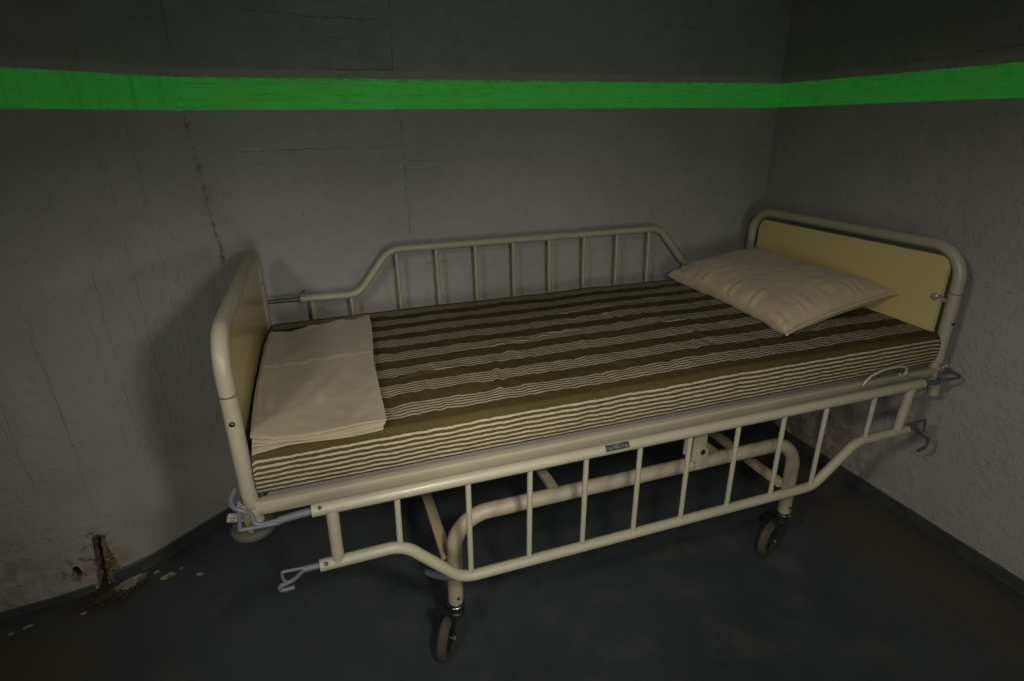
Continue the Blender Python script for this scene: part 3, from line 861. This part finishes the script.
# ---------------------------------------------------------------- folded pillowcase
def folded():
    bm = bmesh.new(); rng = random.Random(3)
    def top_z(x, y): return surf(x, max(y, .004)) + .0015
    nl = 4
    for k in range(nl):
        # each layer of cloth: a thin wavy sheet with rounded fold on its right side
        dz = .0008 + .0042*k; th = .0040
        f_off = (-.003, .001, -.001, .003)[k]; l_off = (.006, .0, .004, .010)[k]; r_off = (-.002, .0, .001, .003)[k]
        nx, ny = 44, 110; g = {}
        for side in (0, 1):
            for i in range(nx+1):
                for j in range(ny+1):
                    u, v = i/nx, j/ny
                    xl = .022 + l_off*.5 + .006*math.sin(v*5+k) - .004*v; xr = .293 + r_off + .040*v + .004*math.sin(v*7+k*.6)
                    x = xl + (xr-xl)*u
                    yf = -.005 + f_off + .012*fade(u, .0, .9)*0 - .008*fade(1-u, .75, 1.0) + .004*math.sin(u*6+k)
                    bk = .700 + .035*u + .007*math.sin(u*17+k) + .012*math.exp(-((u-.93)/.06)**2) - .030*(1 if u < .42 else 0)*(1-fade(u, .34, .42))
                    y = yf + (bk-yf)*v
                    z = top_z(x, y) + dz + .0016
                    # soft buckles
                    z += .0035*(.5+.5*noise.noise(Vector((u*4, v*6, k*.15))))*(k+1)/nl
                    # the front left corner lifts open like an unfolded leaf
                    z += .004*k*fade(1-u, .5, 1.)*fade(1-v, .8, 1.)
                    # left rim rolls up against the footboard
                    z += .010*math.exp(-(u/.07)**2)*(k+1)/nl
                    if k == nl-1:
                        z += .0035*math.exp(-((v-.58+.05*u)/.012)**2) + .005*math.exp(-((v-.10-.55*u*u)/.05)**2)*math.sin(math.pi*u) + .0025*math.exp(-((u+v*.9-.75)/.03)**2)*fade(v, 0, .1) + .004*math.exp(-((u-.10)/.02)**2)
                        z += .006*math.exp(-((v-.985)/.02)**2)*(.5+.5*math.sin(u*20))
                    # droop over the mattress edge
                    if y < .0: z -= (.0-y)*.35
                    if side: z += th*(1 - .6*max(0, 1-u*40) )
                    g[(side, i, j)] = bm.verts.new((x, y, z))
        for i in range(nx):
            for j in range(ny):
                bm.faces.new((g[1, i, j], g[1, i+1, j], g[1, i+1, j+1], g[1, i, j+1])); bm.faces.new((g[0, i, j+1], g[0, i+1, j+1], g[0, i+1, j], g[0, i, j]))
        for i in range(nx):
            bm.faces.new((g[0, i, 0], g[0, i+1, 0], g[1, i+1, 0], g[1, i, 0])); bm.faces.new((g[1, i, ny], g[1, i+1, ny], g[0, i+1, ny], g[0, i, ny]))
        # bulged fold strips on left and right
        for (i, sg) in ((0, -1), (nx, 1)):
            mid = [bm.verts.new((g[0, i, j].co + g[1, i, j].co)/2 + Vector((sg*.0022, 0, 0))) for j in range(ny+1)]
            for j in range(ny):
                bm.faces.new((g[0, i, j], g[0, i, j+1], mid[j+1], mid[j])); bm.faces.new((mid[j], mid[j+1], g[1, i, j+1], g[1, i, j]))
            bm.faces.new((g[0, i, 0], mid[0], g[1, i, 0])); bm.faces.new((g[0, i, ny], mid[ny], g[1, i, ny]))
    return bm
pc = build('folded_pillowcase', folded(), M['linen'], None, 50)
tag(pc, 'cream cotton pillowcase folded flat on the foot end of the striped mattress', 'pillowcase')

# ---------------------------------------------------------------- debris
def chunk(name, x, y, sx, sy, sz, rot, seed, mat, label, cat, group):
    bm = bmesh.new(); bmesh.ops.create_icosphere(bm, subdivisions=3, radius=1)
    for v in bm.verts:
        n = v.co.normalized(); k = 1 + .55*noise.noise(n*1.9 + Vector((seed*3.1, 0, 0))) + .26*noise.noise(n*5 + Vector((0, seed, 0)))
        v.co = n*k
        v.co.z = max(-.55, v.co.z)
        v.co = Vector((round(v.co.x*3.2)/3.2*.35 + v.co.x*.65, v.co.y, v.co.z))
        v.co = Vector((v.co.x*sx, v.co.y*sy, v.co.z*sz))
    bmesh.ops.rotate(bm, verts=bm.verts, matrix=Matrix.Rotation(rot, 3, 'Z'))
    lo = min(v.co.z for v in bm.verts)
    bmesh.ops.translate(bm, verts=bm.verts, vec=(x, y, -lo))
    o = build(name, bm, mat, None, 35, (x, y, 0)); return tag(o, label, cat, group)
PG = 'plaster fragments on the floor by the left wall'
chunk('plaster_chunk', -.545, .690, .052, .018, .012, .62, 1, M['plaster'], 'largest pale plaster slab on the floor below the hole in the wall', 'rubble', PG)
chunk('plaster_chunk', -.428, .690, .024, .010, .006, .25, 2, M['plaster'], 'flat tan plaster flake halfway between the wall hole and the bed', 'rubble', PG)
chunk('plaster_chunk', -.326, .661, .011, .007, .005, -.4, 3, M['plaster'], 'small pale plaster crumb nearest the bed', 'rubble', PG)
chunk('plaster_chunk', -.392, .715, .006, .005, .004, .3, 5, M['plaster'], 'tiny pale crumb by the left skirting just before the bed', 'rubble', PG)
chunk('plaster_chunk', -.470, .722, .010, .006, .005, .3, 4, M['plaster'], 'small pale crumb just right of the largest plaster slab', 'rubble', PG)
chunk('plaster_chunk', -.797, .600, .012, .006, .004, .2, 6, M['plaster'], 'pale crumb near the left edge of the photo', 'rubble', PG)
chunk('plaster_chunk', -.836, .585, .006, .005, .004, .9, 8, M['plaster'], 'tiny pale crumb beside the leftmost crumb on the floor', 'rubble', PG)
chunk('plaster_chunk', -.650, .600, .008, .005, .004, .2, 7, M['plaster'], 'pale crumb in front of the brown rubble', 'rubble', PG)
for k, (x, y, s) in enumerate([(-.590, .655, .020), (-.560, .650, .016), (-.618, .640, .018), (-.535, .655, .014), (-.575, .635, .012), (-.500, .690, .013), (-.640, .655, .012), (-.60, .62, .009), (-.545, .63, .009), (-.512, .662, .008)]):
    chunk('rubble_lump', x, y, s*1.1, s*.8, s*.55, k*1.3, 10+k, M['dirt'], 'dark brown lump in the rubble below the hole in the left wall', 'rubble', 'brown rubble lumps below the wall hole')

# ---------------------------------------------------------------- light
def spot(name, loc, aim, energy, size, blend, radius, col):
    d = bpy.data.lights.new(name, 'SPOT'); d.energy = energy; d.spot_size = math.radians(size); d.spot_blend = blend
    d.shadow_soft_size = radius; d.color = col
    o = bpy.data.objects.new(name, d); o.location = loc
    o.rotation_euler = (Vector(aim) - Vector(loc)).to_track_quat('-Z', 'Y').to_euler(); link(o); return o
# two hand torches swept over the bed and walls (light painting), plus added fills: two spots, one soft and low behind, one weak overhead
WARM = (1., .935, .85)
RT = (.5, -1.1, 1.47); LT = (-.62, -1.25, 1.92)
spot('right_torch', RT, (-.35, 1.0, .0), 28, 66, 1., .06, WARM)
spot('right_torch', RT, (1.25, 1.0, .1), 29, 68, 1., .06, WARM)
spot('left_torch', LT, (2.2, -.1, .1), 46, 60, 1., .08, WARM)
spot('left_torch', LT, (.6, 1.0, .1), 30, 58, 1., .12, WARM)
spot('centre_fill', (-.05, -1.75, 1.45), (2.2, -.5, .50), 42, 46, 1., .12, WARM)  # added spot, shares the right-wall light so shadows there stay weak
spot('far_right_fill', (1.6, -1.9, 1.3), (-.6, .8, .4), 14, 55, 1., .1, WARM)  # added spot to lift the left wall, no source known there
spot('low_fill', (.3, -2.2, 1.1), (1.0, 1.0, .75), 41, 70, 1., .3, (.90, 1., .88))  # added low fill from behind the camera, no real lamp
ar = bpy.data.lights.new('overhead_fill', 'AREA'); ar.shape = 'SQUARE'; ar.size = 3; ar.energy = 5; ar.color = (.85, 1., .88)  # added overhead area light for general ambient, no fitting in the room
o = bpy.data.objects.new('overhead_fill', ar); o.location = (.2, -1.8, 2.5); link(o)
wd = bpy.data.worlds.new('room_air'); S.world = wd; wd.use_nodes = True
wd.node_tree.nodes['Background'].inputs[1].default_value = 0

# ---------------------------------------------------------------- camera
f_px, pit, yaw, rol = 563.37, .367072, .328180, -.013387
F = Vector((math.sin(yaw)*math.cos(pit), math.cos(yaw)*math.cos(pit), -math.sin(pit)))
R0 = Vector((math.cos(yaw), -math.sin(yaw), 0)); U0 = R0.cross(F)
R = R0*math.cos(rol) + U0*math.sin(rol); U = -R0*math.sin(rol) + U0*math.cos(rol)
cd = bpy.data.cameras.new('camera'); cam = bpy.data.objects.new('camera', cd); link(cam)
cd.sensor_fit = 'HORIZONTAL'; cd.sensor_width = 36; cd.lens = 36*f_px/1024; cd.clip_start = .02
mw = Matrix.Identity(4)
for i in range(3):
    mw[i][0] = R[i]; mw[i][1] = U[i]; mw[i][2] = -F[i]
mw[0][3], mw[1][3], mw[2][3] = .2115, -1.1401, 1.4414
cam.matrix_world = mw
S.camera = cam
S.view_settings.view_transform = 'Standard'; S.view_settings.look = 'None'
S.view_settings.exposure = 0; S.view_settings.gamma = 1; S.view_settings.use_curve_mapping = False
